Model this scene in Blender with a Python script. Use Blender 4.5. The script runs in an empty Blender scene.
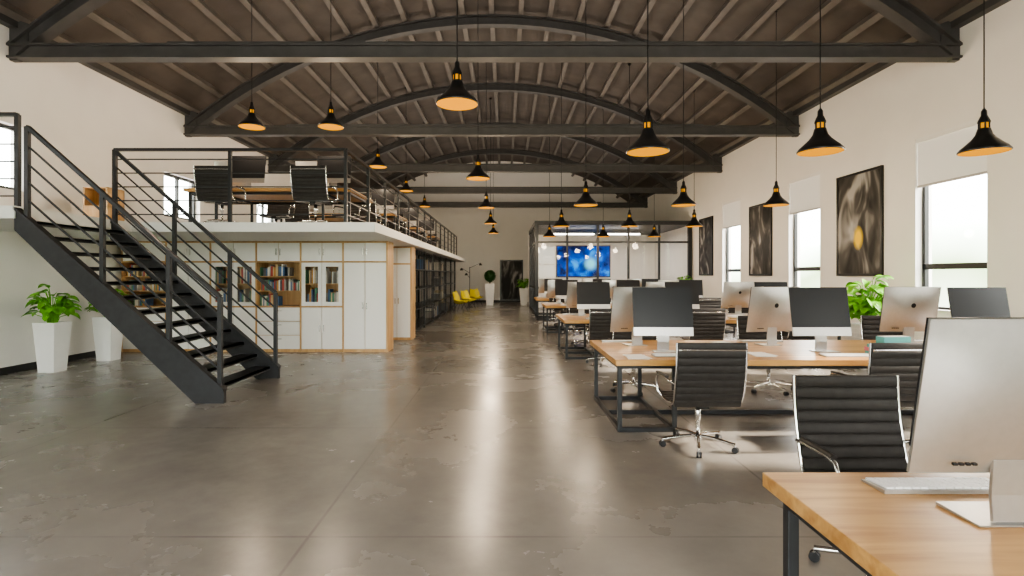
import bpy, bmesh, math, random
from mathutils import Vector, Matrix
random.seed(7)
C=bpy.context.scene.collection
bpy.context.scene.view_settings.look='AgX - Medium High Contrast'

# ------------------------------------------------------------ materials
def newmat(name):
    m=bpy.data.materials.new(name); m.use_nodes=True
    nt=m.node_tree; return m,nt,nt.nodes,nt.links,nt.nodes['Principled BSDF']
def mat(name,col,rough=.5,metal=0,var=0,scale=6,emit=None,es=0,bump=0,spec=None,coat=0):
    m,nt,N,L,b=newmat(name)
    b.inputs['Base Color'].default_value=(*col,1); b.inputs['Roughness'].default_value=rough
    b.inputs['Metallic'].default_value=metal
    if coat: b.inputs['Coat Weight'].default_value=coat
    if spec is not None: b.inputs['Specular IOR Level'].default_value=spec
    if emit: 
        b.inputs['Emission Color'].default_value=(*emit,1); b.inputs['Emission Strength'].default_value=es
    if var or bump:
        tc=N.new('ShaderNodeTexCoord'); n=N.new('ShaderNodeTexNoise'); n.inputs['Scale'].default_value=scale
        n.inputs['Detail'].default_value=4
        L.new(tc.outputs['Object'],n.inputs['Vector'])
        if var:
            r=N.new('ShaderNodeValToRGB')
            r.color_ramp.elements[0].position=.3; r.color_ramp.elements[1].position=.7
            r.color_ramp.elements[0].color=(*[c*(1-var) for c in col],1)
            r.color_ramp.elements[1].color=(*[min(1,c*(1+var)) for c in col],1)
            L.new(n.outputs['Fac'],r.inputs['Fac']); L.new(r.outputs['Color'],b.inputs['Base Color'])
        if bump:
            bp=N.new('ShaderNodeBump'); bp.inputs['Strength'].default_value=bump; bp.inputs['Distance'].default_value=.02
            L.new(n.outputs['Fac'],bp.inputs['Height']); L.new(bp.outputs['Normal'],b.inputs['Normal'])
    return m
M={}
M['wall']=mat('white_plaster',(.86,.83,.79),.85,var=.015,scale=2)
M['white']=mat('white_lacquer',(.86,.84,.815),.35)
M['slab']=mat('white_slab',(.84,.83,.81),.6)
M['steel']=mat('dark_steel',(.026,.027,.03),.42,metal=.2,var=.15,scale=12)
M['truss']=mat('truss_paint',(.065,.063,.061),.55,metal=.0,var=.12,scale=5)
M['purlin']=mat('purlin_paint',(.145,.128,.112),.6,var=.12,scale=3)
M['roof']=mat('roof_panel',(.088,.073,.062),.7,var=.22,scale=1.5)
M['base']=mat('black_baseboard',(.02,.02,.02),.5)
M['leather']=mat('black_leather',(.036,.032,.03),.5,var=.15,scale=20,bump=.1,spec=.35)
M['chrome']=mat('chrome',(.78,.77,.76),.13,metal=1)
M['alu']=mat('brushed_aluminium',(.50,.485,.465),.32,metal=.75,var=.03,scale=30)
M['screen']=mat('screen_glass',(.02,.02,.022),.3,spec=.25)
M['keys']=mat('white_keys',(.85,.85,.85),.4)
M['lampblk']=mat('lamp_black',(.012,.012,.013),.3,coat=.3)
M['gold_glow']=mat('lamp_gold_glow',(.03,.012,.0005),.8,spec=0,emit=(1,.43,.02),es=.85)  # lamplight on the gold lining painted in as emission over a near-black base
M['bulb']=mat('bulb_glow',(.2,.15,.1),.5,emit=(1,.66,.2),es=2.2)
M['pot']=mat('white_pot',(.84,.83,.81),.4,var=.02)
M['soil']=mat('soil',(.05,.03,.02),.9,var=.3,scale=40)
M['leaf']=mat('leaf_green',(.17,.46,.03),.4,var=.45,scale=5)
M['leafd']=mat('leaf_dark',(.03,.10,.02),.5,var=.4,scale=9)
M['yellow']=mat('yellow_shell',(.75,.62,.02),.4)
M['paper']=mat('paper',(.85,.84,.82),.7)
M['teal']=mat('teal_card',(.12,.42,.42),.5)
M['pink']=mat('pink_card',(.65,.2,.25),.5)
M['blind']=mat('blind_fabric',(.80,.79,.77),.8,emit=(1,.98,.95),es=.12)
M['blackf']=mat('black_frame',(.01,.01,.01),.35)
M['strip']=mat('led_strip',(1,1,1),.5,emit=(1,.95,.88),es=9)
bookcols=[(.45,.07,.05),(.08,.16,.32),(.6,.48,.28),(.75,.72,.66),(.1,.25,.16),(.55,.28,.08),(.12,.12,.13),(.35,.33,.3)]
for i,c in enumerate(bookcols): M['book%d'%i]=mat('book_cover_%d'%i,c,.6)

def wood(name,c1,c2,axis=0,rough=.32):
    m,nt,N,L,b=newmat(name)
    tc=N.new('ShaderNodeTexCoord'); mp=N.new('ShaderNodeMapping')
    s=[9,9,9]; s[axis]=.8; mp.inputs['Scale'].default_value=s; mp.inputs['Location'].default_value=(.31,.17,.43)
    n=N.new('ShaderNodeTexNoise'); n.inputs['Scale'].default_value=1.6; n.inputs['Detail'].default_value=7; n.inputs['Distortion'].default_value=.6
    r=N.new('ShaderNodeValToRGB'); r.color_ramp.elements[0].position=.35; r.color_ramp.elements[1].position=.68
    r.color_ramp.elements[0].color=(*c1,1); r.color_ramp.elements[1].color=(*c2,1)
    L.new(tc.outputs['Object'],mp.inputs['Vector']); L.new(mp.outputs['Vector'],n.inputs['Vector'])
    L.new(n.outputs['Fac'],r.inputs['Fac']); L.new(r.outputs['Color'],b.inputs['Base Color'])
    b.inputs['Roughness'].default_value=rough
    return m
M['oak']=wood('oak_top',(.38,.185,.055),(.60,.345,.125),rough=.32)
M['oakv']=wood('oak_cabinet',(.50,.29,.12),(.62,.40,.20),axis=2,rough=.45)

def glass():
    m=bpy.data.materials.new('clear_glass'); m.use_nodes=True
    nt=m.node_tree; N=nt.nodes; L=nt.links; N.clear()
    o=N.new('ShaderNodeOutputMaterial'); mx=N.new('ShaderNodeMixShader'); t=N.new('ShaderNodeBsdfTransparent'); g=N.new('ShaderNodeBsdfGlossy')
    g.inputs['Roughness'].default_value=.03; mx.inputs[0].default_value=.018
    L.new(t.outputs[0],mx.inputs[1]); L.new(g.outputs[0],mx.inputs[2]); L.new(mx.outputs[0],o.inputs[0]); return m
M['glass']=glass()

def floor_mat():
    m,nt,N,L,b=newmat('polished_concrete')
    tc=N.new('ShaderNodeTexCoord')
    mp=N.new('ShaderNodeMapping'); mp.inputs['Location'].default_value=(3.7,1.9,5.37); mp.inputs['Rotation'].default_value=(.5,.35,.6)
    L.new(tc.outputs['Object'],mp.inputs[0])
    def noise(s,d,rg):
        n=N.new('ShaderNodeTexNoise'); n.inputs['Scale'].default_value=s; n.inputs['Detail'].default_value=d
        n.inputs['Roughness'].default_value=rg
        L.new(mp.outputs[0],n.inputs['Vector']); return n
    n1=noise(.55,7,.6); n2=noise(4.3,6,.65); n3=noise(.8,3,.5)
    r=N.new('ShaderNodeMapRange'); r.inputs[1].default_value=.25; r.inputs[2].default_value=.75; r.inputs[3].default_value=.68; r.inputs[4].default_value=1.22
    L.new(n1.outputs['Fac'],r.inputs[0])
    r2=N.new('ShaderNodeMapRange'); r2.inputs[1].default_value=.2; r2.inputs[2].default_value=.8; r2.inputs[3].default_value=.86; r2.inputs[4].default_value=1.12
    L.new(n2.outputs['Fac'],r2.inputs[0])
    mm=N.new('ShaderNodeMath'); mm.operation='MULTIPLY'; L.new(r.outputs[0],mm.inputs[0]); L.new(r2.outputs[0],mm.inputs[1])
    mul=N.new('ShaderNodeVectorMath'); mul.operation='SCALE'; mul.inputs[0].default_value=(.228,.211,.190); L.new(mm.outputs[0],mul.inputs['Scale'])
    sep=N.new('ShaderNodeSeparateXYZ'); L.new(tc.outputs['Object'],sep.inputs[0])
    def joint(out,off,per,w):
        a=N.new('ShaderNodeMath'); a.operation='ADD'; a.inputs[1].default_value=off+100*per; L.new(out,a.inputs[0])
        d=N.new('ShaderNodeMath'); d.operation='PINGPONG'; d.inputs[1].default_value=per/2; L.new(a.outputs[0],d.inputs[0])
        c=N.new('ShaderNodeMapRange'); c.inputs[1].default_value=w*.5; c.inputs[2].default_value=w*1.6; c.inputs[3].default_value=1; c.inputs[4].default_value=0; L.new(d.outputs[0],c.inputs[0]); return c
    jx=joint(sep.outputs['X'],1.2,3.2,.009); jy=joint(sep.outputs['Y'],-3.3,2.35,.009)
    mx=N.new('ShaderNodeMath'); mx.operation='MAXIMUM'; L.new(jx.outputs[0],mx.inputs[0]); L.new(jy.outputs[0],mx.inputs[1])
    jr=N.new('ShaderNodeMapRange'); jr.inputs[1].default_value=.35; jr.inputs[2].default_value=.65; jr.inputs[3].default_value=.15; jr.inputs[4].default_value=.55; L.new(n2.outputs['Fac'],jr.inputs[0])
    sc=N.new('ShaderNodeMath'); sc.operation='MULTIPLY'; L.new(jr.outputs[0],sc.inputs[1]); L.new(mx.outputs[0],sc.inputs[0])
    mj=N.new('ShaderNodeMixRGB'); mj.inputs[2].default_value=(.07,.065,.06,1)
    L.new(sc.outputs[0],mj.inputs[0]); L.new(mul.outputs[0],mj.inputs[1]); L.new(mj.outputs[0],b.inputs['Base Color'])
    rr=N.new('ShaderNodeMapRange'); rr.inputs[1].default_value=.3; rr.inputs[2].default_value=.7; rr.inputs[3].default_value=.20; rr.inputs[4].default_value=.32
    L.new(n1.outputs['Fac'],rr.inputs[0]); L.new(rr.outputs[0],b.inputs['Roughness'])
    b.inputs['Specular IOR Level'].default_value=.68
    return m
M['floor']=floor_mat()

def art_mat(name,seed,spot):
    m,nt,N,L,b=newmat(name)
    tc=N.new('ShaderNodeTexCoord'); mp=N.new('ShaderNodeMapping'); mp.inputs['Location'].default_value=(seed,seed*.7,0)
    mp.inputs['Scale'].default_value=(1,1.2,.8)
    n=N.new('ShaderNodeTexNoise'); n.inputs['Scale'].default_value=1.7; n.inputs['Detail'].default_value=2; n.inputs['Distortion'].default_value=1.6
    L.new(tc.outputs['Generated'],mp.inputs[0]); L.new(mp.outputs[0],n.inputs['Vector'])
    r=N.new('ShaderNodeValToRGB'); e=r.color_ramp.elements
    e[0].position=.40; e[0].color=(.014,.013,.012,1); e[1].position=.68; e[1].color=(.40,.38,.36,1)
    x=e.new(.53); x.color=(.07,.065,.06,1)
    L.new(n.outputs['Fac'],r.inputs[0])
    if spot:
        vm=N.new('ShaderNodeVectorMath'); vm.operation='DISTANCE'; vm.inputs[1].default_value=(0,.5,.36)
        L.new(tc.outputs['Generated'],vm.inputs[0])
        sr=N.new('ShaderNodeMapRange'); sr.inputs[1].default_value=.06; sr.inputs[2].default_value=.13; sr.inputs[3].default_value=1; sr.inputs[4].default_value=0
        L.new(vm.outputs['Value'],sr.inputs[0])
        mx=N.new('ShaderNodeMixRGB'); mx.inputs[2].default_value=(.95,.62,.02,1)
        L.new(sr.outputs[0],mx.inputs[0]); L.new(r.outputs[0],mx.inputs[1]); L.new(mx.outputs[0],b.inputs['Base Color'])
    else: L.new(r.outputs[0],b.inputs['Base Color'])
    b.inputs['Roughness'].default_value=.5; b.inputs['Specular IOR Level'].default_value=.25
    return m
M['art1']=art_mat('abstract_art_a',.0,True); M['art2']=art_mat('abstract_art_b',3.1,False); M['art3']=art_mat('abstract_art_c',6.4,False)
def tv_mat():
    m,nt,N,L,b=newmat('television_picture')
    tc=N.new('ShaderNodeTexCoord')
    n=N.new('ShaderNodeTexNoise'); n.inputs['Scale'].default_value=1.6; n.inputs['Detail'].default_value=4; n.inputs['Distortion'].default_value=.4
    mp=N.new('ShaderNodeMapping'); mp.inputs['Scale'].default_value=(2.4,1,1.6); mp.inputs['Rotation'].default_value=(0,.5,0)
    L.new(tc.outputs['Generated'],mp.inputs[0]); L.new(mp.outputs[0],n.inputs['Vector'])
    r=N.new('ShaderNodeValToRGB'); e=r.color_ramp.elements
    e[0].position=.38; e[0].color=(0,.008,.06,1); e[1].position=.74; e[1].color=(.03,.42,1,1)
    x=e.new(.56); x.color=(0,.075,.50,1)
    L.new(n.outputs['Fac'],r.inputs[0])
    vm=N.new('ShaderNodeVectorMath'); vm.operation='MULTIPLY'; vm.inputs[1].default_value=(1.8,0,1)
    L.new(tc.outputs['Generated'],vm.inputs[0])
    ds=N.new('ShaderNodeVectorMath'); ds.operation='DISTANCE'; ds.inputs[1].default_value=(1.15,0,.42); L.new(vm.outputs[0],ds.inputs[0])
    mr=N.new('ShaderNodeMapRange'); mr.inputs[1].default_value=.02; mr.inputs[2].default_value=.34; mr.inputs[3].default_value=1; mr.inputs[4].default_value=0; mr.interpolation_type='SMOOTHERSTEP'
    L.new(ds.outputs['Value'],mr.inputs[0])
    mx=N.new('ShaderNodeMixRGB'); mx.inputs[2].default_value=(.25,.8,1,1); L.new(mr.outputs[0],mx.inputs[0]); L.new(r.outputs[0],mx.inputs[1])
    L.new(mx.outputs[0],b.inputs['Emission Color'])
    b.inputs['Emission Strength'].default_value=1.3; b.inputs['Base Color'].default_value=(0,0,0,1); b.inputs['Roughness'].default_value=.6
    b.inputs['Specular IOR Level'].default_value=.1; return m
M['tv']=tv_mat()

# ------------------------------------------------------------ mesh builder
class B:
    def __init__(s): s.v=[];s.f=[];s.m=[];s.sm=[];s.mats=[]
    def mi(s,k):
        if k not in s.mats: s.mats.append(k)
        return s.mats.index(k)
    def add(s,vs,fs,k,smooth=False,T=None):
        o=len(s.v); i=s.mi(k)
        for p in vs:
            p=Vector(p); s.v.append(T@p if T else p)
        for f in fs: s.f.append([a+o for a in f]); s.m.append(i); s.sm.append(smooth)
    def box(s,x0,x1,y0,y1,z0,z1,k,T=None):
        vs=[(x0,y0,z0),(x1,y0,z0),(x1,y1,z0),(x0,y1,z0),(x0,y0,z1),(x1,y0,z1),(x1,y1,z1),(x0,y1,z1)]
        s.add(vs,[(0,3,2,1),(4,5,6,7),(0,1,5,4),(1,2,6,5),(2,3,7,6),(3,0,4,7)],k,False,T)
    def prism(s,poly,axis,a,b,k,T=None,smooth=False):
        def P(p,t):
            if axis=='y': return (p[0],t,p[1])
            if axis=='x': return (t,p[0],p[1])
            return (p[0],p[1],t)
        n=len(poly); vs=[P(p,a) for p in poly]+[P(p,b) for p in poly]
        fs=[tuple(range(n)),tuple(range(2*n-1,n-1,-1))]+[(i,(i+1)%n,n+(i+1)%n,n+i) for i in range(n)]
        s.add(vs,fs,k,smooth,T)
    def tube(s,pts,r,k,n=8,T=None,closed=False,ry=None):
        pts=[Vector(p) for p in pts]; N=len(pts); rings=[]; up=None
        for i,p in enumerate(pts):
            if closed: t=(pts[(i+1)%N]-pts[i-1])
            else: t=pts[min(i+1,N-1)]-pts[max(i-1,0)]
            t.normalize()
            if up is None:
                up=Vector((0,0,1)) if abs(t.z)<.9 else Vector((0,1,0))
            u=(up-t*up.dot(t)).normalized(); up=u; w=t.cross(u)
            rings.append([p+w*(r*math.cos(2*math.pi*j/n))+u*((ry or r)*math.sin(2*math.pi*j/n)) for j in range(n)])
        vs=[q for R in rings for q in R]; fs=[]
        for i in range(N if closed else N-1):
            for j in range(n):
                a=i*n+j; b=i*n+(j+1)%n; c=((i+1)%N)*n+(j+1)%n; d=((i+1)%N)*n+j
                fs.append((a,b,c,d))
        s.add(vs,fs,k,True,T)
        if not closed:
            s.add(rings[0],[tuple(range(n))],k,False,T); s.add(rings[-1],[tuple(range(n))],k,False,T)
    def bar(s,a,b,w,h,k):
        a=Vector(a);b=Vector(b);t=(b-a).normalized()
        up=Vector((0,0,1)) if abs(t.z)<.95 else Vector((0,1,0))
        u=(up-t*up.dot(t)).normalized(); v=t.cross(u)
        vs=[]
        for p in (a,b):
            for sx,sy in((-1,-1),(1,-1),(1,1),(-1,1)): vs.append(p+v*(sx*w/2)+u*(sy*h/2))
        s.add(vs,[(0,1,2,3),(7,6,5,4),(0,4,5,1),(1,5,6,2),(2,6,7,3),(3,7,4,0)],k)
    def lathe(s,prof,k,c=(0,0,0),n=24,T=None,smooth=True):
        vs=[];fs=[]
        for r,z in prof:
            for j in range(n): 
                a=2*math.pi*j/n; vs.append((c[0]+r*math.cos(a),c[1]+r*math.sin(a),c[2]+z))
        for i in range(len(prof)-1):
            for j in range(n): fs.append((i*n+j,i*n+(j+1)%n,(i+1)*n+(j+1)%n,(i+1)*n+j))
        s.add(vs,fs,k,smooth,T)
    def ball(s,c,r,k,n=12,sz=1):
        s.lathe([(max(r*math.sin(math.pi*i/n),.0005),-r*sz*math.cos(math.pi*i/n)) for i in range(n+1)],k,c,n=16)
    def leaf(s,base,d,L,W,k,droop=.5):
        base=Vector(base); d=Vector(d).normalized(); side=d.cross(Vector((0,0,1)))
        if side.length<.05: side=Vector((1,0,0))
        side.normalize(); side=(side+Vector((0,0,random.uniform(-.4,.4)))).normalized()
        vs=[];fs=[]; n=6; p=base.copy(); dd=d.copy()
        for i in range(n+1):
            t=i/n; w=W*math.sin(math.pi*(t**.8))*.5+.001
            nrm=side.cross(dd).normalized()
            vs+= [p-side*w+nrm*w*.35,p,p+side*w+nrm*w*.35]
            p=p+dd*(L/n); dd=(dd+Vector((0,0,-droop/n*1.6))).normalized()
        for i in range(n):
            a=i*3; fs+=[(a,a+1,a+4,a+3),(a+1,a+2,a+5,a+4)]
        s.add(vs,fs,k,True)
    def mesh(s,name):
        me=bpy.data.meshes.new(name); me.from_pydata([tuple(v) for v in s.v],[],s.f)
        for k in s.mats: me.materials.append(M[k])
        me.polygons.foreach_set('material_index',s.m); me.polygons.foreach_set('use_smooth',s.sm)
        bm=bmesh.new(); bm.from_mesh(me); bmesh.ops.recalc_face_normals(bm,faces=bm.faces); bm.to_mesh(me); bm.free()
        me.update(); return me
def put(name,me,loc=(0,0,0),rz=0,bevel=0,parent=None):
    if isinstance(me,B): me=me.mesh(name)
    o=bpy.data.objects.new(name,me); C.objects.link(o); o.location=loc; o.rotation_euler=(0,0,rz)
    if bevel:
        b=o.modifiers.new('bevel','BEVEL'); b.width=bevel; b.segments=2; b.limit_method='ANGLE'; b.angle_limit=.7
    if parent: o.parent=parent
    return o

# ------------------------------------------------------------ room shell
XL,XR=-8.08,7.41; CX=(XL+XR)/2; HW=(XR-XL)/2; YB,YF=-5,32
EAVE=5.83; PEAK=8.35
RR=(HW**2+(PEAK-EAVE)**2)/(2*(PEAK-EAVE)); ZC=PEAK-RR
def roofz(x): return ZC+math.sqrt(RR**2-(x-CX)**2)
b=B(); b.box(XL-.3,XR+.3,YB-.3,YF+.3,-.2,0,'floor'); put('floor',b)
A=math.asin(HW/RR); n=40
arc=[(CX+RR*math.sin(-A+2*A*i/n),ZC+RR*math.cos(-A+2*A*i/n)) for i in range(n+1)]
outer=[(CX+(RR+.2)*math.sin(-A*1.03+2.06*A*i/n),ZC+(RR+.2)*math.cos(-A*1.03+2.06*A*i/n)) for i in range(n+1)]
b=B()
for i in range(n): b.prism([arc[i],arc[i+1],outer[i+1],outer[i]],'y',YB-.3,YF+.3,'roof')
put('ceiling',b)
b=B(); NP=22
for i in range(NP+1):
    a=-A*.985+2*A*.985*i/NP; s_,c_=math.sin(a),math.cos(a)
    def pt(w,d): return (CX+(RR-d)*s_+w*c_, ZC+(RR-d)*c_-w*s_)
    b.prism([pt(-.06,-.02),pt(.06,-.02),pt(.06,.18),pt(-.06,.18)],'y',YB,YF,'purlin')
put('roof_purlins',b)
R2rise=8.15-5.36; R2=(HW**2+R2rise**2)/(2*R2rise); Z2=8.15-R2; A2=math.asin(HW/R2)
tb=B()
tb.box(XL,XR,-.11,.11,5.125,5.16,'truss'); tb.box(XL,XR,-.11,.11,5.325,5.36,'truss'); tb.box(XL,XR,-.06,.06,5.15,5.34,'truss')
n=36
for i in range(n):
    a0=-A2+2*A2*i/n; a1=-A2+2*A2*(i+1)/n
    def q(a,d): return (CX+(R2-d)*math.sin(a),Z2+(R2-d)*math.cos(a))
    for d0,d1,w in((0,.035,.11),(.035,.21,.03),(.21,.245,.11)):
        tb.prism([q(a0,d0),q(a1,d0),q(a1,d1),q(a0,d1)],'y',-w,w,'truss')
for sx,x in((1,XL),(-1,XR)):
    tb.prism([(x,5.1),(x+sx*.12,5.1),(x+sx*.3,5.36),(x+sx*.3,5.7),(x,5.8)],'y',-.05,.05,'truss')
tm=tb.mesh('roof_truss')
TY=[8.85+4.82*k for k in range(-2,5)]
for y in TY: 
    put('roof_truss',tm,(0,y,0))
    f=B(); f.box(-5.5,5.0,-.07,.07,5.362,5.40,'truss')  # bar added on the beam top to carry the roof fill light
    fo=put('fill_light_bar',f,(0,y,0))
    l=bpy.data.lights.new('roof_fill_light','AREA'); l.energy=82; l.shape='RECTANGLE'; l.size=10.4; l.size_y=.12; l.color=(1,.90,.79)  # fill strip added to brighten the roof, hidden from the camera
    lo=bpy.data.objects.new('roof_fill_light',l); C.objects.link(lo); lo.location=(-.25,0,5.41); lo.rotation_euler=(math.pi,0,0); lo.parent=fo
b=B(); b.box(XL,XL+.14,YB,YF,5.62,5.88,'truss'); put('trim_1',b)
b=B(); b.box(XR-.14,XR,YB,YF,5.62,5.88,'truss'); put('trim_2',b)

def sidewall(name,x0,x1,wins,z0,z1):
    b=B(); y=YB-.3
    for a,c in wins:
        b.box(x0,x1,y,a,0,5.9,'wall'); b.box(x0,x1,a,c,0,z0,'wall'); b.box(x0,x1,a,c,z1,5.9,'wall'); y=c
    b.box(x0,x1,y,YF+.3,0,5.9,'wall'); put(name,b)
WR=[(-.5,.95),(3.9,5.35),(8.3,9.75),(12.7,14.1),(17.0,18.4)]
WLft=[(-1.7,-.3),(3.0,4.4),(7.7,9.15),(12.8,14.3),(17.6,19.1),(22.4,23.9)]
sidewall('wall_right',XR,XR+.3,WR,.98,4.05)
sidewall('wall_left',XL-.3,XL,WLft,3.0,4.07)
wi=1
for a,c in WR:
    b=B(); x=XR+.12; z0,z1=.98,4.05
    for y0,y1,p,r in((a,a+.07,z0,z1),(c-.07,c,z0,z1),(a,c,z0,z0+.07),(a,c,z1-.07,z1),(a,c,1.70,1.80)):
        b.box(x,x+.07,y0,y1,p,r,'blackf')
    b.box(x+.03,x+.04,a+.05,c-.05,z0+.05,z1-.05,'glass')
    b.box(XR-.03,XR+.12,a,c,z0-.0,z0+.025,'white')
    put('added_back_window_%d'%wi,b); wi+=1
    b=B(); b.box(XR+.03,XR+.04,a+.01,c-.01,3.2,4.0,'blind'); b.box(XR+.0,XR+.08,a+.01,c-.01,3.97,4.05,'white'); b.box(XR+.02,XR+.05,a+.01,c-.01,3.165,3.205,'alu')
    put('roller_blind',b)
for a,c in WLft:
    b=B(); x=XL-.19; z0,z1=3.0,4.07
    for y0,y1,p,r in((a,a+.06,z0,z1),(c-.06,c,z0,z1),(a,c,z0,z0+.06),(a,c,z1-.06,z1),((a+c)/2-.03,(a+c)/2+.03,z0,z1)):
        b.box(x,x+.07,y0,y1,p,r,'blackf')
    b.box(x+.03,x+.04,a+.05,c-.05,z0+.05,z1-.05,'glass')
    put('added_back_window_%d'%wi,b); wi+=1
b=B(); poly=[(XL-.3,0),(XR+.3,0),(XR+.3,5.9)]+[(x,z+.1) for x,z in reversed(arc)]+[(XL-.3,5.9)]
b.prism(poly,'y',YF,YF+.3,'wall'); put('wall_far',b)
b=B(); WX0,WX1,WZ=-6.5,4.5,4.2  # unseen opening added behind the camera, sized to let fill daylight in
b.box(XL-.3,WX0,YB-.3,YB,0,5.9,'wall'); b.box(WX1,XR+.3,YB-.3,YB,0,5.9,'wall'); 
top=[(XL-.3,WZ),(XR+.3,WZ),(XR+.3,5.9)]+[(x,z+.1) for x,z in reversed(arc)]+[(XL-.3,5.9)]
b.prism(top,'y',YB-.3,YB,'wall'); put('wall_back',b)
b=B()  # mullions across the added back opening
for i in range(7):
    x=WX0+(WX1-WX0)*i/6; b.box(x-.04,x+.04,YB-.2,YB-.1,0,WZ,'blackf')
b.box(WX0,WX1,YB-.2,YB-.1,2.5,2.58,'blackf'); b.box(WX0,WX1,YB-.2,YB-.1,0,.08,'blackf'); b.box(WX0,WX1,YB-.2,YB-.1,WZ-.08,WZ,'blackf')
put('added_back_window_%d'%wi,b)
b=B(); b.box(XL,XL+.025,YB,11.2,0,.11,'base'); put('baseboard_left',b)
b=B(); b.box(XR-.025,XR,YB,20.9,0,.11,'base'); put('baseboard_right',b)
b=B(); b.box(-2.3,1.1,YF-.025,YF,0,.11,'base'); put('baseboard_far',b)

# ------------------------------------------------------------ mezzanine
MT,MU=2.46,2.306; MF=8.8; MX=-2.12; ME=29.3; SX=-6.09; SY0,SY1=6.75,8.38
b=B()
b.box(XL,MX,MF,ME,MU,MT,'slab'); b.box(XL,SX,SY0-.05,MF,MU,MT,'slab')
put('mezzanine_floor',b)
def rail_run(b,p0,p1,h,nposts,bars=5,skip0=False):
    p0=Vector(p0);p1=Vector(p1)
    for i in range(nposts):
        if skip0 and i==0: continue
        p=p0.lerp(p1,i/(nposts-1)); b.bar(p,p+Vector((0,0,h)),.05,.05,'steel')
    b.bar(p0+Vector((0,0,h)),p1+Vector((0,0,h)),.06,.045,'steel')
    for j in range(bars):
        z=h*(j+.6)/(bars+.3); b.bar(p0+Vector((0,0,z)),p1+Vector((0,0,z)),.018,.018,'steel')
b=B()
rail_run(b,(-6.42,MF+.08,MT),(-2.62,MF+.08,MT),1.2,3)
rail_run(b,(-2.62,MF+.08,MT),(-2.62,ME-.1,MT),1.2,15,skip0=True)
rail_run(b,(XL+.03,SY0+.02,MT),(SX-.02,SY0+.02,MT),1.15,3)
put('mezzanine_railing',b)

# ------------------------------------------------------------ staircase
b=B(); FX=-3.66
for y in(SY0,SY1):
    b.prism([(SX-.02,MT-.02),(FX+.16,.17),(FX+.16,0),(FX-.2,0),(SX-.02,MT-.30)],'y',y-.03,y+.03,'steel')
    b.prism([(SX-.02,MT+.0),(FX+.16,.19),(FX+.16,.15),(SX-.02,MT-.04)],'y',y-.05,y+.05,'steel')
ns=12; rise=MT/(ns+1); run=(FX-SX)/ns
for i in range(ns):
    x=SX+run*(i+.5); z=MT-rise*(i+1)
    b.box(x-.13,x+.13,SY0+.03,SY1-.03,z-.03,z,'steel')
    b.box(x+.10,x+.13,SY0+.03,SY1-.03,z-.05,z,'steel')
def sz(x): return MT+(x-SX)*(0.17-MT)/(FX+.16-SX)
H=1.1
for y,xs in((SY0,[-5.97,-5.03,-4.2,-3.56]),(SY1,[-6.05,-5.13,-4.27,-3.56])):
    for x in xs: b.bar((x,y,sz(x)-.1),(x,y,sz(x)+H),.05,.05,'steel')
    xa,xb=xs[0],xs[-1]
    b.bar((xa,y,sz(xa)+H),(xb,y,sz(xb)+H),.06,.045,'steel')
    for j in range(4):
        h=H*(j+.85)/4.9; b.bar((xa,y,sz(xa)+h),(xb,y,sz(xb)+h),.02,.02,'steel')
put('staircase',b)

# ------------------------------------------------------------ storage cabinets
CF=11.22; CD=.55; CH=MU-.004
b=B(); bk=B()
edges=[-7.95,-7.03,-6.11,-5.16,-4.24,-3.36,-2.45]
def books(bk,x0,x1,y,z,h,dep=.2):
    x=x0
    while x<x1-.03:
        if random.random()<.08: x+=random.uniform(.03,.1); continue
        w=random.uniform(.018,.045); hh=h*random.uniform(.6,.95)
        bk.box(x,x+w-.002,y,y+dep*random.uniform(.8,1),z,z+hh,'book%d'%random.randrange(8)); x+=w
def door(b,x0,x1,z0,z1,y,k='white',hx=None):
    b.box(x0+.006,x1-.006,y-.02,y,z0+.006,z1-.006,k)
    if hx is not None: b.box(hx-.007,hx+.007,y-.045,y-.02,(z0+z1)/2-.07,(z0+z1)/2+.07,'chrome')
t=.03
b.box(edges[0],edges[-1],CF+CD-.02,CF+CD,0,CH,'oakv')
b.box(edges[0],edges[-1],CF,CF+CD,0,.06,'oakv'); b.box(edges[0],edges[-1],CF,CF+CD,CH-.03,CH,'oakv')
for e in edges: b.box(e-t/2 if e>edges[0] else e,e+t/2 if e<edges[-1] else e+t*.6,CF-.03,CF+CD,0,CH,'oakv')
types=['open','tall','glass','open2','glass','tall']
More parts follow.
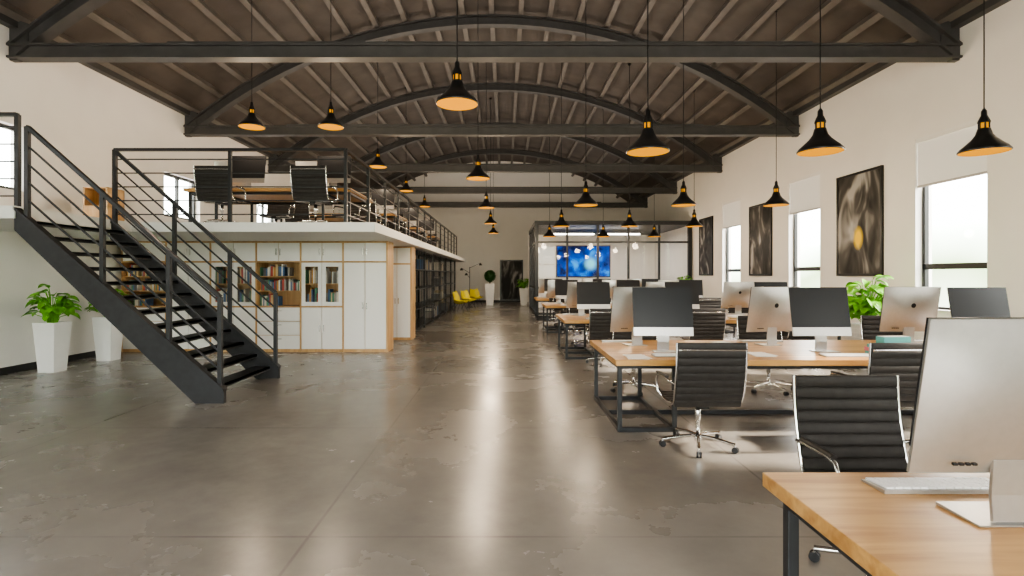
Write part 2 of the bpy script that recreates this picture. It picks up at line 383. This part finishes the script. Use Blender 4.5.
for i,ty in enumerate(types):
    x0,x1=edges[i]+t/2,edges[i+1]-t/2; xm=(x0+x1)/2
    b.box(x0,x1,CF-.02,CF+CD,1.86,1.885,'oakv')
    door(b,x0,xm,1.885,CH-.03,CF,hx=xm-.04); door(b,xm,x1,1.885,CH-.03,CF,hx=xm+.04)
    if ty=='tall':
        door(b,x0,xm,.06,1.86,CF,hx=xm-.04); door(b,xm,x1,.06,1.86,CF,hx=xm+.04)
    else:
        b.box(x0,x1,CF-.02,CF+CD,.93,.955,'oakv')
        if ty=='open2' or ty=='open':
            for k in range(3):
                z0=.06+k*.29; door(b,x0,x1,z0,z0+.29,CF); b.box(xm-.07,xm+.07,CF-.04,CF-.02,z0+.21,z0+.222,'chrome')
            for k in range(1,3): b.box(x0,x1,CF+.02,CF+CD,.955+k*.30,.975+k*.30,'oakv')
            for k in range(3): books(bk,x0+.02,(x1-.02) if k==1 else xm+.1*k,CF+.08,.975+k*.30 if k else .957,.27,.25)
        else:
            door(b,x0,xm,.06,.93,CF,hx=xm-.04); door(b,xm,x1,.06,.93,CF,hx=xm+.04)
            b.box(x0,x1,CF+.05,CF+CD,1.40,1.42,'oakv')
            books(bk,x0+.02,x1-.02,CF+.1,.957,.40,.25); books(bk,x0+.02,x1-.02,CF+.1,1.422,.38,.25)
            for a,c in((x0,xm),(xm,x1)):
                for p,q_,r,s_ in((a+.005,a+.08,.96,1.855),(c-.08,c-.005,.96,1.855),(a+.08,c-.08,.96,1.04),(a+.08,c-.08,1.775,1.855)):
                    b.box(p,q_,CF-.02,CF,r,s_,'white')
                b.box(a+.08,c-.08,CF-.012,CF-.008,1.04,1.775,'glass')
cab=put('storage_cabinet',b); put('books',bk,parent=cab)
b=B(); b.box(-3.02,-2.3,13.3,13.85,0,CH,'oakv'); 
door(b,-2.99,-2.66,.06,1.86,13.3,hx=-2.7); door(b,-2.66,-2.33,.06,1.86,13.3,hx=-2.62); door(b,-2.99,-2.66,1.885,CH-.03,13.3); door(b,-2.66,-2.33,1.885,CH-.03,13.3)
put('tall_cabinet',b)
b=B(); bk=B(); ys=[14.4+2.0*i for i in range(7)]
for i,y in enumerate(ys):
    for x in(-2.45,-2.95): b.box(x-.03,x+.03,y-.03,y+.03,0,CH,'steel')
    for z in(.1,.65,1.2,1.75,CH-.03):
        b.box(-2.95,-2.45,y-.02,y+.02,z-.02,z+.02,'steel')
        if i<len(ys)-1:
            b.box(-2.97,-2.43,y,ys[i+1],z-.015,z+.015,'steel')
            if z<2 and random.random()<.4:
                yy=y+.15
                while yy<ys[i+1]-.3:
                    w=random.uniform(.03,.07)
                    if random.random()<.5: bk.box(-2.8,-2.5,yy,yy+w-.004,z+.016,z+.016+random.uniform(.2,.34),'book%d'%random.choice((1,2,6,3,6,7,7,2)))
                    yy+=w
    if i<len(ys)-1:
        for f in(.5,1,1.5): b.box(-2.455,-2.435,y+f-.012,y+f+.012,0.1,CH-.02,'steel')
        b.box(-2.447,-2.443,y+.03,ys[i+1]-.03,.12,CH-.05,'glass')
sh=put('metal_shelving',b); put('books',bk,parent=sh)

# ------------------------------------------------------------ desks
def desk_mesh(L):
    b=B(); D=1.66; b.box(0,L,0,D,.69,.75,'oak')
    w=.045
    for x in(.06,.62,L-.62-.0,L-.06) if L>4 else (.06,.55,L-.55,L-.06):
        for y in(.12,D-.12): b.box(x-w/2,x+w/2,y-w/2,y+w/2,0,.69,'steel')
        b.box(x-w/2,x+w/2,.12,D-.12,0,w,'steel'); b.box(x-w/2,x+w/2,.12,D-.12,.69-w,.69,'steel')
    for y in (.12,D-.12): b.box(.06,L-.06,y-w/2,y+w/2,.69-w,.69,'steel')
    for x0,x1 in((.06,.62),(L-.62,L-.06)):
        b.box(x0,x1,D-.12-w/2,D-.12+w/2,0,w,'steel'); b.box(x0,x1,.12-w/2,.12+w/2,0,w,'steel')
    b.box(.62,L-.62,D/2-w/2,D/2+w/2,0.0,w,'steel'); b.box(.06,.62,D/2-w/2,D/2+w/2,0,w,'steel')
    return b.mesh('office_desk')
DX=1.11; DL=5.3
dm=desk_mesh(DL); dm2=desk_mesh(3.1)

def imac_mesh(tilt=10):
    b=B(); w,h=.33,.545; z0=.17
    T=Matrix.Translation((0,0,z0))@Matrix.Rotation(math.radians(-tilt),4,'X')
    nx,nz=14,10; vs=[];fs=[]
    for j in range(nz+1):
        for i in range(nx+1):
            u=-1+2*i/nx; v=-1+2*j/nz
            bul=.012+.045*(1-abs(u)**2.2)*(1-abs(v)**2.2)
            vs.append((u*w,bul,(v*.5+.5)*h))
    for j in range(nz):
        for i in range(nx):
            a=j*(nx+1)+i; fs.append((a,a+1,a+nx+2,a+nx+1))
    b.add(vs,fs,'alu',True,T)
    b.box(-w,w,0,.0125,0,h,'alu',T)
    b.box(-w-.0015,w+.0015,-.004,.003,.095,h+.0015,'screen',T)
    b.box(-w+.003,w-.003,-.002,.001,.003,.092,'alu',T)
    for i in range(4): b.box(.13+i*.022,.144+i*.022,.036,.046,.045,.053,'screen',T)
    b.lathe([(.0005,0),(.028,0)],'screen',n=20,T=T@Matrix.Translation((0,.0575,.33))@Matrix.Rotation(-math.pi/2,4,'X'))
    P=[(.03,.22),(.042,.22),(.034,.10),(.040,.012),(.028,.008),(.022,.10)]
    b.prism(P,'x',-.065,.065,'alu')
    b.prism([(-.13,0),(.055,0),(.055,.006),(-.13,.010)],'x',-.125,.125,'alu')
    return b.mesh('desktop_computer')
im=imac_mesh()
kb=B(); kb.prism([(-.07,0),(.07,0),(.07,.016),(-.07,.006)],'x',-.26,.26,'alu')
for r in range(5):
    for c in range(15):
        if r==0 and 3<c<9: continue
        y=-.055+r*.026; z=.007+.011*(y+.07)/.14
        kb.box(-.25+c*.0333,-.25+c*.0333+.028,y-.01,y+.011,z,z+.006,'keys')
kb.box(-.25+4*.0333,-.25+9*.0333-.005,-.065,-.044,.008,.014,'keys')
kbm=kb.mesh('keyboard')

# ------------------------------------------------------------ chair (sitter faces +Y)
def chair_mesh():
    b=B(); W=.295
    prof=[]
    for i in range(9):
        t=i/8; prof.append(Vector((0,.26-.44*t,.47-.035*math.sin(t*math.pi*.9)+(.0 if t>.1 else -.015))))
    prof+= [Vector((0,-.235,.455)),Vector((0,-.262,.52))]
    for i in range(1,11):
        t=i/10; prof.append(Vector((0,-.262-.08*t-.02*math.sin(t*3.1),.52+.49*t)))
    L=[0]
    for i in range(1,len(prof)): L.append(L[-1]+(prof[i]-prof[i-1]).length)
    def at(s):
        for i in range(1,len(prof)):
            if s<=L[i]: return prof[i-1].lerp(prof[i],(s-L[i-1])/(L[i]-L[i-1])),(prof[i]-prof[i-1]).normalized()
        return prof[-1],(prof[-1]-prof[-2]).normalized()
    nr=16; st=L[-1]/nr
    for i in range(nr):
        p,t=at((i+.5)*st); nrm=Vector((1,0,0)).cross(t)
        ring=[]; n=12
        for x in(-W,W):
            for j in range(n):
                a=2*math.pi*j/n; ca,sa=math.cos(a),math.sin(a)
                ring.append(Vector((x,0,0))+p+t*(st*.53*math.copysign(abs(ca)**.6,ca))+nrm*(.015*math.copysign(abs(sa)**.8,sa)))
        b.add(ring,[(j,(j+1)%n,n+(j+1)%n,n+j) for j in range(n)],'leather',True)
        b.add(ring,[tuple(range(n)),tuple(range(n,2*n))],'leather')
    for x in(-W-.008,W+.008):
        b.tube([p+Vector((x,0,0)) for p in prof],.010,'chrome',8)
        s=1 if x>0 else -1
        b.tube([(x,.12,.45),(x+s*.035,.15,.50),(x+s*.04,.15,.60),(x+s*.04,.12,.655),(x+s*.04,.05,.67),(x+s*.04,-.15,.67),(x+s*.035,-.24,.66),(x,-.275,.64)],.011,'chrome',8)
        b.tube([(x+s*.04,.11,.68),(x+s*.04,-.0,.685),(x+s*.04,-.18,.685)],.02,'leather',8,ry=.011)
    b.tube([(-W,.12,.44),(0,.12,.425),(W,.12,.44)],.012,'chrome'); b.tube([(-W,-.12,.43),(0,-.12,.415),(W,-.12,.43)],.012,'chrome')
    b.tube([(-W,-.37,.95),(W,-.37,.95)],.010,'chrome')
    b.box(-.05,.05,-.15,.15,.385,.425,'steel')
    b.lathe([(.0005,.39),(.028,.39),(.028,.25),(.018,.245),(.018,.11),(.035,.11),(.035,.06),(.0005,.06)],'chrome',n=14)
    for k in range(5):
        a=math.radians(90+72*k+18); dx,dy=math.cos(a),math.sin(a)
        b.tube([(0,0,.105),(dx*.14,dy*.14,.10),(dx*.33,dy*.33,.072)],.017,'chrome',8)
        c=Vector((dx*.33,dy*.33,.028)); s=Vector((-dy,dx,0))*.022
        b.tube([c-s,c-s*.2],.028,'steel',12); b.tube([c+s*.2,c+s],.028,'steel',12)
        b.tube([c+Vector((0,0,.0)),c+Vector((0,0,.045))],.008,'chrome',6)
    return b.mesh('office_chair')
cm=chair_mesh()

desk_backs=[2.33,7.06,11.8,16.5,20.75]
SEATX=[1.83,3.60,5.40]; BX=[-.25,-.40,-.55]; DZ=.7515
for r,yb in enumerate(desk_backs):
    yf=yb-1.66
    put('office_desk',dm,(DX,yf,0),bevel=.004)
    for i,x in enumerate(SEATX):
        j=random.uniform(-.06,.06)
        if r>0:
            xx=x+j
            if r==1: xx=(1.80,3.46,5.35)[i]
            if r==2 and i==2: xx=5.2
            put('office_chair',cm,(xx,yf-.36,0),rz=(0,.04,-.1)[i] if r==1 else random.uniform(-.25,.25))
            put('desktop_computer',im,(x-.06,yf+.62,DZ),rz=random.uniform(-.06,.06))
            put('keyboard',kbm,(x-.02,yf+.25,DZ))
        if r<4:
            put('office_chair',cm,(x+(0.17 if r==0 and i==0 else j),yb+(.50 if r==0 else .42),0),rz=math.pi+(0 if r==0 and i==0 else random.uniform(-.3,.3)))
        if r==0: 
            put('desktop_computer',im,(x-.11,yf+1.20,DZ),rz=math.pi)
            put('keyboard',kbm,(x-.10,yb-.17,DZ),rz=math.pi)
        else:
            put('desktop_computer',im,(x+BX[i],yf+1.12,DZ),rz=math.pi+random.uniform(-.15,.3))
            put('keyboard',kbm,(x-.35,yb-.18,DZ),rz=math.pi)
def books_pile(loc,cols):
    b=B(); z=0
    for i,k in enumerate(cols):
        w,d,h=random.uniform(.2,.26),random.uniform(.26,.32),random.uniform(.02,.04)
        T=Matrix.Rotation(random.uniform(-.3,.3),4,'Z'); b.box(-d/2,d/2,-w/2,w/2,z,z+h,k,T); b.box(-d/2+.004,d/2+.002,-w/2+.004,w/2+.002,z+.004,z+h-.004,'paper',T); z+=h
    put('book_stack',b,loc)
books_pile((4.05,5.75,DZ),['teal','pink','teal']); books_pile((2.75,10.4,DZ),['pink','teal']); books_pile((4.5,10.5,DZ),['book2','paper'])
b=B(); b.box(-.16,.16,-.06,.06,0,.16,'teal'); b.box(-.15,.15,-.05,.05,.16,.164,'paper'); put('document_box',b,(4.35,6.05,DZ),rz=.1)
for x,y in((2.72,5.75),(1.36,5.58),(2.72,6.7),(2.72,11.3)):
    b=B(); b.box(-.105,.105,-.148,.148,0,.004,'paper'); b.box(-.1,.11,-.14,.15,.004,.007,'paper',Matrix.Rotation(.2,4,'Z')); put('paper_sheets',b,(x,y,DZ),rz=random.uniform(-.3,.3))

for r,y in enumerate((9.98,14.1,18.2,22.3)):
    put('office_desk',dm2,(-5.95,y,MT),bevel=.004)
    for i,x in enumerate((-5.10,-3.44)):
        put('office_chair',cm,(x+(.08 if r==0 else -.08),y-.40,MT),rz=random.uniform(-.05,.05))
        put('office_chair',cm,(x,y+2.05,MT),rz=math.pi+random.uniform(-.4,.4))
        put('desktop_computer',im,(x+.12,y+.45,MT+DZ)); put('desktop_computer',im,(x-.5,y+1.12,MT+DZ),rz=math.pi)
b=B(); b.box(-.22,.22,-.22,.22,0,.03,'oakv'); 
for x in(-.22,.19): b.box(x,x+.03,-.22,.22,0,.72,'oakv')
b.box(-.22,.22,.19,.22,0,.72,'oakv'); b.box(-.22,.22,-.22,.22,.36,.385,'oakv'); b.box(-.22,.22,-.22,.22,.70,.72,'oakv'); b.box(-.19,.19,-.22,-.20,.03,.36,'oakv')
put('wooden_side_cabinet',b,(-7.35,9.9,MT))

# ------------------------------------------------------------ pendants
def pendant(x,top):
    b=B()
    o=[(.235,0),(.245,.005),(.242,.02),(.215,.055),(.165,.10),(.115,.15),(.08,.20),(.066,.25),(.06,.27),(.0005,.272)]
    i_=[(.235,0),(.234,.02),(.207,.052),(.158,.095),(.108,.145),(.073,.195),(.0005,.2)]
    b.lathe(o,'lampblk',n=32); b.lathe(i_,'gold_glow',n=32)
    b.lathe([(.045,.268),(.045,.335)],'gold_glow',n=16)
    for k in range(6):
        a=k*math.pi/3; b.box(.044,.056,-.008,.008,.265,.34,'lampblk',Matrix.Rotation(a,4,'Z'))
    b.lathe([(.06,.335),(.06,.35),(.045,.39),(.03,.42),(.028,.47),(.012,.50),(.0005,.50)],'lampblk',n=16)
    b.ball((0,0,.11),.03,'bulb'); b.lathe([(.02,.13),(.02,.2)],'chrome',n=10)
    b.tube([(0,0,.49),(0,0,top)],.007,'lampblk',6)
    b.lathe([(.05,top-.03),(.05,top),(.0005,top)],'lampblk',n=12)
    return b.mesh('pendant_lamp')
def lamprow(x,z,ys,watt):
    me=pendant(x,roofz(x)-z-.0)
    for y in ys:
        o=put('pendant_lamp',me,(x,y,z))
        l=bpy.data.lights.new('bulb_light','POINT'); l.energy=watt; l.color=(1,.80,.57); l.shadow_soft_size=.12
        lo=bpy.data.objects.new('bulb_light',l); C.objects.link(lo); lo.location=(0,0,-.2); lo.parent=o
RY=[6.2,10.95,15.7,19.9]
for x in(1.64,3.62,5.5): lamprow(x,3.01,RY,48)
lamprow(-.55,3.56,[6.2,11.0,15.8,20.6,25.4],105)
lamprow(-3.37,4.46,[10.45,14.3,18.4,22.6],80)
lamprow(-4.9,4.46,[10.45],80)

# ------------------------------------------------------------ plants
def pot(b,w0,w1,h):
    b.add([(-w0,-w0,0),(w0,-w0,0),(w0,w0,0),(-w0,w0,0),(-w1,-w1,h),(w1,-w1,h),(w1,w1,h),(-w1,w1,h)],[(0,3,2,1),(0,1,5,4),(1,2,6,5),(2,3,7,6),(3,0,4,7)],'pot')
    i=w1-.02
    b.add([(-w1,-w1,h),(w1,-w1,h),(w1,w1,h),(-w1,w1,h),(-i,-i,h),(i,-i,h),(i,i,h),(-i,i,h),(-i,-i,h-.05),(i,-i,h-.05),(i,i,h-.05),(-i,i,h-.05)],
      [(0,1,5,4),(1,2,6,5),(2,3,7,6),(3,0,4,7),(4,5,9,8),(5,6,10,9),(6,7,11,10),(7,4,8,11)],'pot')
    b.add([(-i,-i,h-.05),(i,-i,h-.05),(i,i,h-.05),(-i,i,h-.05)],[(0,1,2,3)],'soil')
def plant(b,h,R,Hh,n,L=.24,W=.13):
    for i in range(n):
        a=random.uniform(0,6.283); f=random.uniform(.1,1)**.6; r=R*f; z=h+Hh*(1-f*f*.7)*random.uniform(.35,1)
        p=Vector((math.cos(a)*r*.75,math.sin(a)*r*.75,z))
        b.tube([(math.cos(a)*.05,math.sin(a)*.05,h-.05),(p.x*.5,p.y*.5,h+(z-h)*.7),p],.006,'leaf',5)
        d=Vector((math.cos(a),math.sin(a),random.uniform(.0,.8)))
        b.leaf(p,d,L*random.uniform(.7,1.15),W*random.uniform(.8,1.2),'leaf',.9)
def potted(loc,w0,w1,h,R,Hh,n,L=.24,W=.13):
    b=B(); pot(b,w0,w1,h); plant(b,h,R,Hh,n,L,W); put('potted_plant',b,loc)
potted((-7.5,8.95,0),.13,.18,.82,.28,.66,75,.22,.12)
potted((-7.45,10.15,0),.13,.18,.82,.28,.58,65,.22,.12)
b=B(); pot(b,.24,.27,.75)
for i in range(9): b.box(-.28,.28,-.285,.285,.06+i*.075,.085+i*.075,'pot')
plant(b,.75,.42,.88,120,.28,.16); put('potted_plant',b,(6.28,9.35,0))
potted((6.75,20.3,0),.17,.24,1.0,.25,.6,60)
potted((1.0,28.6,0),.17,.24,.9,.3,.6,60)
b=B(); pot(b,.18,.27,1.15); b.tube([(0,0,1.1),(0,0,1.35)],.03,'soil')
b.ball((0,0,1.55),.27,'leafd')
for i in range(500):
    u=random.uniform(-1,1); a=random.uniform(0,6.283); s_=math.sqrt(1-u*u); d=Vector((s_*math.cos(a),s_*math.sin(a),u))
    b.leaf(Vector((0,0,1.55))+d*.25,d+Vector((random.uniform(-.6,.6),random.uniform(-.6,.6),random.uniform(-.6,.6))),.09,.05,'leafd',.2)
put('topiary_tree',b,(-.8,28.6,0))

# ------------------------------------------------------------ wall art
def painting(y0,y1,z0,z1,k):
    b=B(); fr=B(); x=XR
    c=B(); c.box(x-.035,x-.002,y0+.05,y1-.05,z0+.05,z1-.05,k)
    for a,c_,p,q_ in((y0,y0+.05,z0,z1),(y1-.05,y1,z0,z1),(y0+.05,y1-.05,z0,z0+.05),(y0+.05,y1-.05,z1-.05,z1)): fr.box(x-.05,x-.001,a,c_,p,q_,'blackf')
    o=put('framed_painting',fr); put('canvas',c,parent=o)
painting(10.56,12.0,1.58,3.75,'art1'); painting(14.96,16.3,1.58,3.65,'art2'); painting(19.2,20.5,1.58,3.7,'art3')
fr=B(); 
for a,c_,p,q_ in((-.3,-.22,.12,2.5),(.99,1.07,.12,2.5),(-.22,.99,.12,.19),(-.22,.99,2.42,2.5)): fr.box(a,c_,YF-.07,YF-.001,p,q_,'blackf')
c=B(); c.box(-.22,.99,YF-.05,YF-.002,.19,2.42,'art2'); o=put('framed_poster',fr); put('canvas',c,parent=o)

# ------------------------------------------------------------ glass meeting room
GX0,GX1,GY0,GY1,GH=1.17,XR-.02,21.3,26.6,3.74
b=B()
b.box(GX0,GX1,GY0,GY1-.01,GH-.16,GH,'steel')
def post(x,y,w=.1): b.box(x-w/2,x+w/2,y-w/2,y+w/2,0,GH-.1,'steel')
xs=[GX0+.08+(GX1-GX0-.16)*i/5 for i in range(6)]
for i,x in enumerate(xs): post(x,GY0+.075,.14 if i in(0,5) else .08)
ysr=[GY0+.06+(GY1-GY0-.12)*i/4 for i in range(5)]
for y in ysr[1:]: post(GX0+.06,y,.08)
for z in(.06,1.1,2.9):
    b.box(GX0,GX1,GY0+.03,GY0+.09,z-.035,z+.035,'steel'); b.box(GX0+.03,GX0+.09,GY0,GY1-.01,z-.035,z+.035,'steel')
b.box(GX0+.05,GX1,GY0+.055,GY0+.065,.05,GH-.16,'glass'); b.box(GX0+.055,GX0+.065,GY0+.05,GY1-.02,.05,GH-.16,'glass')
mr=put('glass_meeting_room',b)
b=B(); b.box(GX0,GX1,GY1,GY1+.12,0,GH,'wall'); put('wall_meeting_room',b)
b=B(); tv=B(); cx,cz=3.85,2.27
b.box(cx-1.33,cx+1.33,GY1-.08,GY1-.002,cz-.78,cz+.78,'blackf'); tv.box(cx-1.28,cx+1.28,GY1-.086,GY1-.08,cz-.73,cz+.73,'tv')
o=put('television',b); put('screen',tv,parent=o)
b=B()
for x in(3.0,5.0): b.box(x-.9,x+.9,23.6,23.72,3.36,3.42,'strip'); b.box(x-.92,x+.92,23.58,23.74,3.42,3.46,'blackf'); [b.tube([(x+s*.8,23.66,3.45),(x+s*.8,23.66,3.58)],.006,'blackf',6) for s in(-1,1)]
put('linear_led_light',b,parent=mr)
l=bpy.data.lights.new('meeting_light','AREA'); l.energy=110; l.shape='RECTANGLE'; l.size=4; l.size_y=.15; l.color=(1,.93,.84)
lo=bpy.data.objects.new('meeting_light',l); C.objects.link(lo); lo.location=(4,23.66,3.34)
b=B(); b.box(-1.6,1.6,-.55,.55,.71,.75,'white')
for x in(-1.1,1.1): b.box(x-.04,x+.04,-.4,.4,0,.71,'steel')
put('meeting_table',b,(4,24.0,0))
for x in(3.0,4.0,5.0): put('office_chair',cm,(x,23.1,0)); put('office_chair',cm,(x,24.95,0),rz=math.pi)

# ------------------------------------------------------------ lounge corner
def lounge():
    b=B(); vs=[];fs=[]; nu,nv=10,12
    for j in range(nv+1):
        t=j/nv
        if t<.5: y=.25-.5*t*2*.9; z=.40-.06*math.sin(t*2*math.pi*.7)
        else: s=(t-.5)*2; y=-.2-.16*s; z=.36+.48*s
        hw=.30-.08*max(0,t-.7)/.3
        for i in range(nu+1):
            u=-1+2*i/nu; up=.16*abs(u)**3*(1-abs(t-.45)); vs.append((u*hw,y+.05*abs(u)**2*(t>.5),z+up))
    for j in range(nv):
        for i in range(nu): a=j*(nu+1)+i; fs.append((a,a+1,a+nu+2,a+nu+1))
    vs2=[(x,y-.012,z-.015) for x,y,z in vs]
    b.add(vs,fs,'yellow',True); b.add(vs2,fs,'yellow',True)
    for sx in(-1,1):
        for y,ye in((.15,.24),(-.15,-.26)): b.tube([(sx*.12,y*.6,.35),(sx*.24,ye,0)],.013,'steel')
    return b.mesh('lounge_chair')
lm=lounge()
for x,y,r in((-1.95,23.8,-1.9),(-1.72,25.6,-2.2),(-1.5,28.2,-2.6)): put('lounge_chair',lm,(x,y,0),rz=r)
b=B(); b.lathe([(.0005,.03),(.16,.03),(.16,0),(.0005,0)],'steel',n=20); b.tube([(0,0,.02),(0,0,2.0)],.014,'steel')
for a,l_,z in((.3,.55,1.95),(2.6,.5,1.7),(4.4,.45,1.45)):
    e=Vector((math.cos(a)*l_,math.sin(a)*l_,z+.25)); b.tube([(0,0,z),e],.010,'steel'); b.lathe([(.09,-.12),(.05,-.03),(.02,0),(.0005,0)],'lampblk',c=tuple(e),n=14)
put('floor_lamp',b,(-1.75,26.8,0))

# ------------------------------------------------------------ camera, world, sun
cam=bpy.data.cameras.new('camera'); co=bpy.data.objects.new('camera',cam); C.objects.link(co)
co.location=(0,0,1.6); co.rotation_euler=(math.pi/2,0,0); cam.sensor_width=36; cam.lens=36*540/1024
cam.shift_x=7/1024; cam.shift_y=-13/1024; cam.clip_end=200; cam.clip_start=.05
bpy.context.scene.camera=co
w=bpy.data.worlds.new('world'); bpy.context.scene.world=w; w.use_nodes=True
N=w.node_tree.nodes; L=w.node_tree.links; bg=N['Background']
tc=N.new('ShaderNodeTexCoord'); sp=N.new('ShaderNodeSeparateXYZ'); r=N.new('ShaderNodeValToRGB')
ns_=N.new('ShaderNodeTexNoise'); ns_.inputs['Scale'].default_value=4
L.new(tc.outputs['Generated'],sp.inputs[0]); L.new(tc.outputs['Generated'],ns_.inputs['Vector'])
ad=N.new('ShaderNodeMath'); ad.operation='MULTIPLY_ADD'; ad.inputs[1].default_value=.25; L.new(ns_.outputs['Fac'],ad.inputs[0]); L.new(sp.outputs['Z'],ad.inputs[2])
mr_=N.new('ShaderNodeMapRange'); mr_.inputs[1].default_value=-.1; mr_.inputs[2].default_value=.6; L.new(ad.outputs[0],mr_.inputs[0])
e=r.color_ramp.elements; e[0].position=0; e[0].color=(.40,.39,.37,1); e[1].position=.75; e[1].color=(1,.985,.96,1)
x=e.new(.3); x.color=(.14,.18,.10,1); x=e.new(.46); x.color=(.7,.76,.70,1)
L.new(mr_.outputs[0],r.inputs[0]); L.new(r.outputs[0],bg.inputs[0]); bg.inputs[1].default_value=18
s=bpy.data.lights.new('sun','SUN'); s.energy=24; s.angle=math.radians(3); s.color=(1,.88,.72)
so=bpy.data.objects.new('sun',s); C.objects.link(so)
d=Vector((-1,.1,-.55)); so.rotation_euler=d.to_track_quat('-Z','Y').to_euler(); so.location=(20,-5,15)
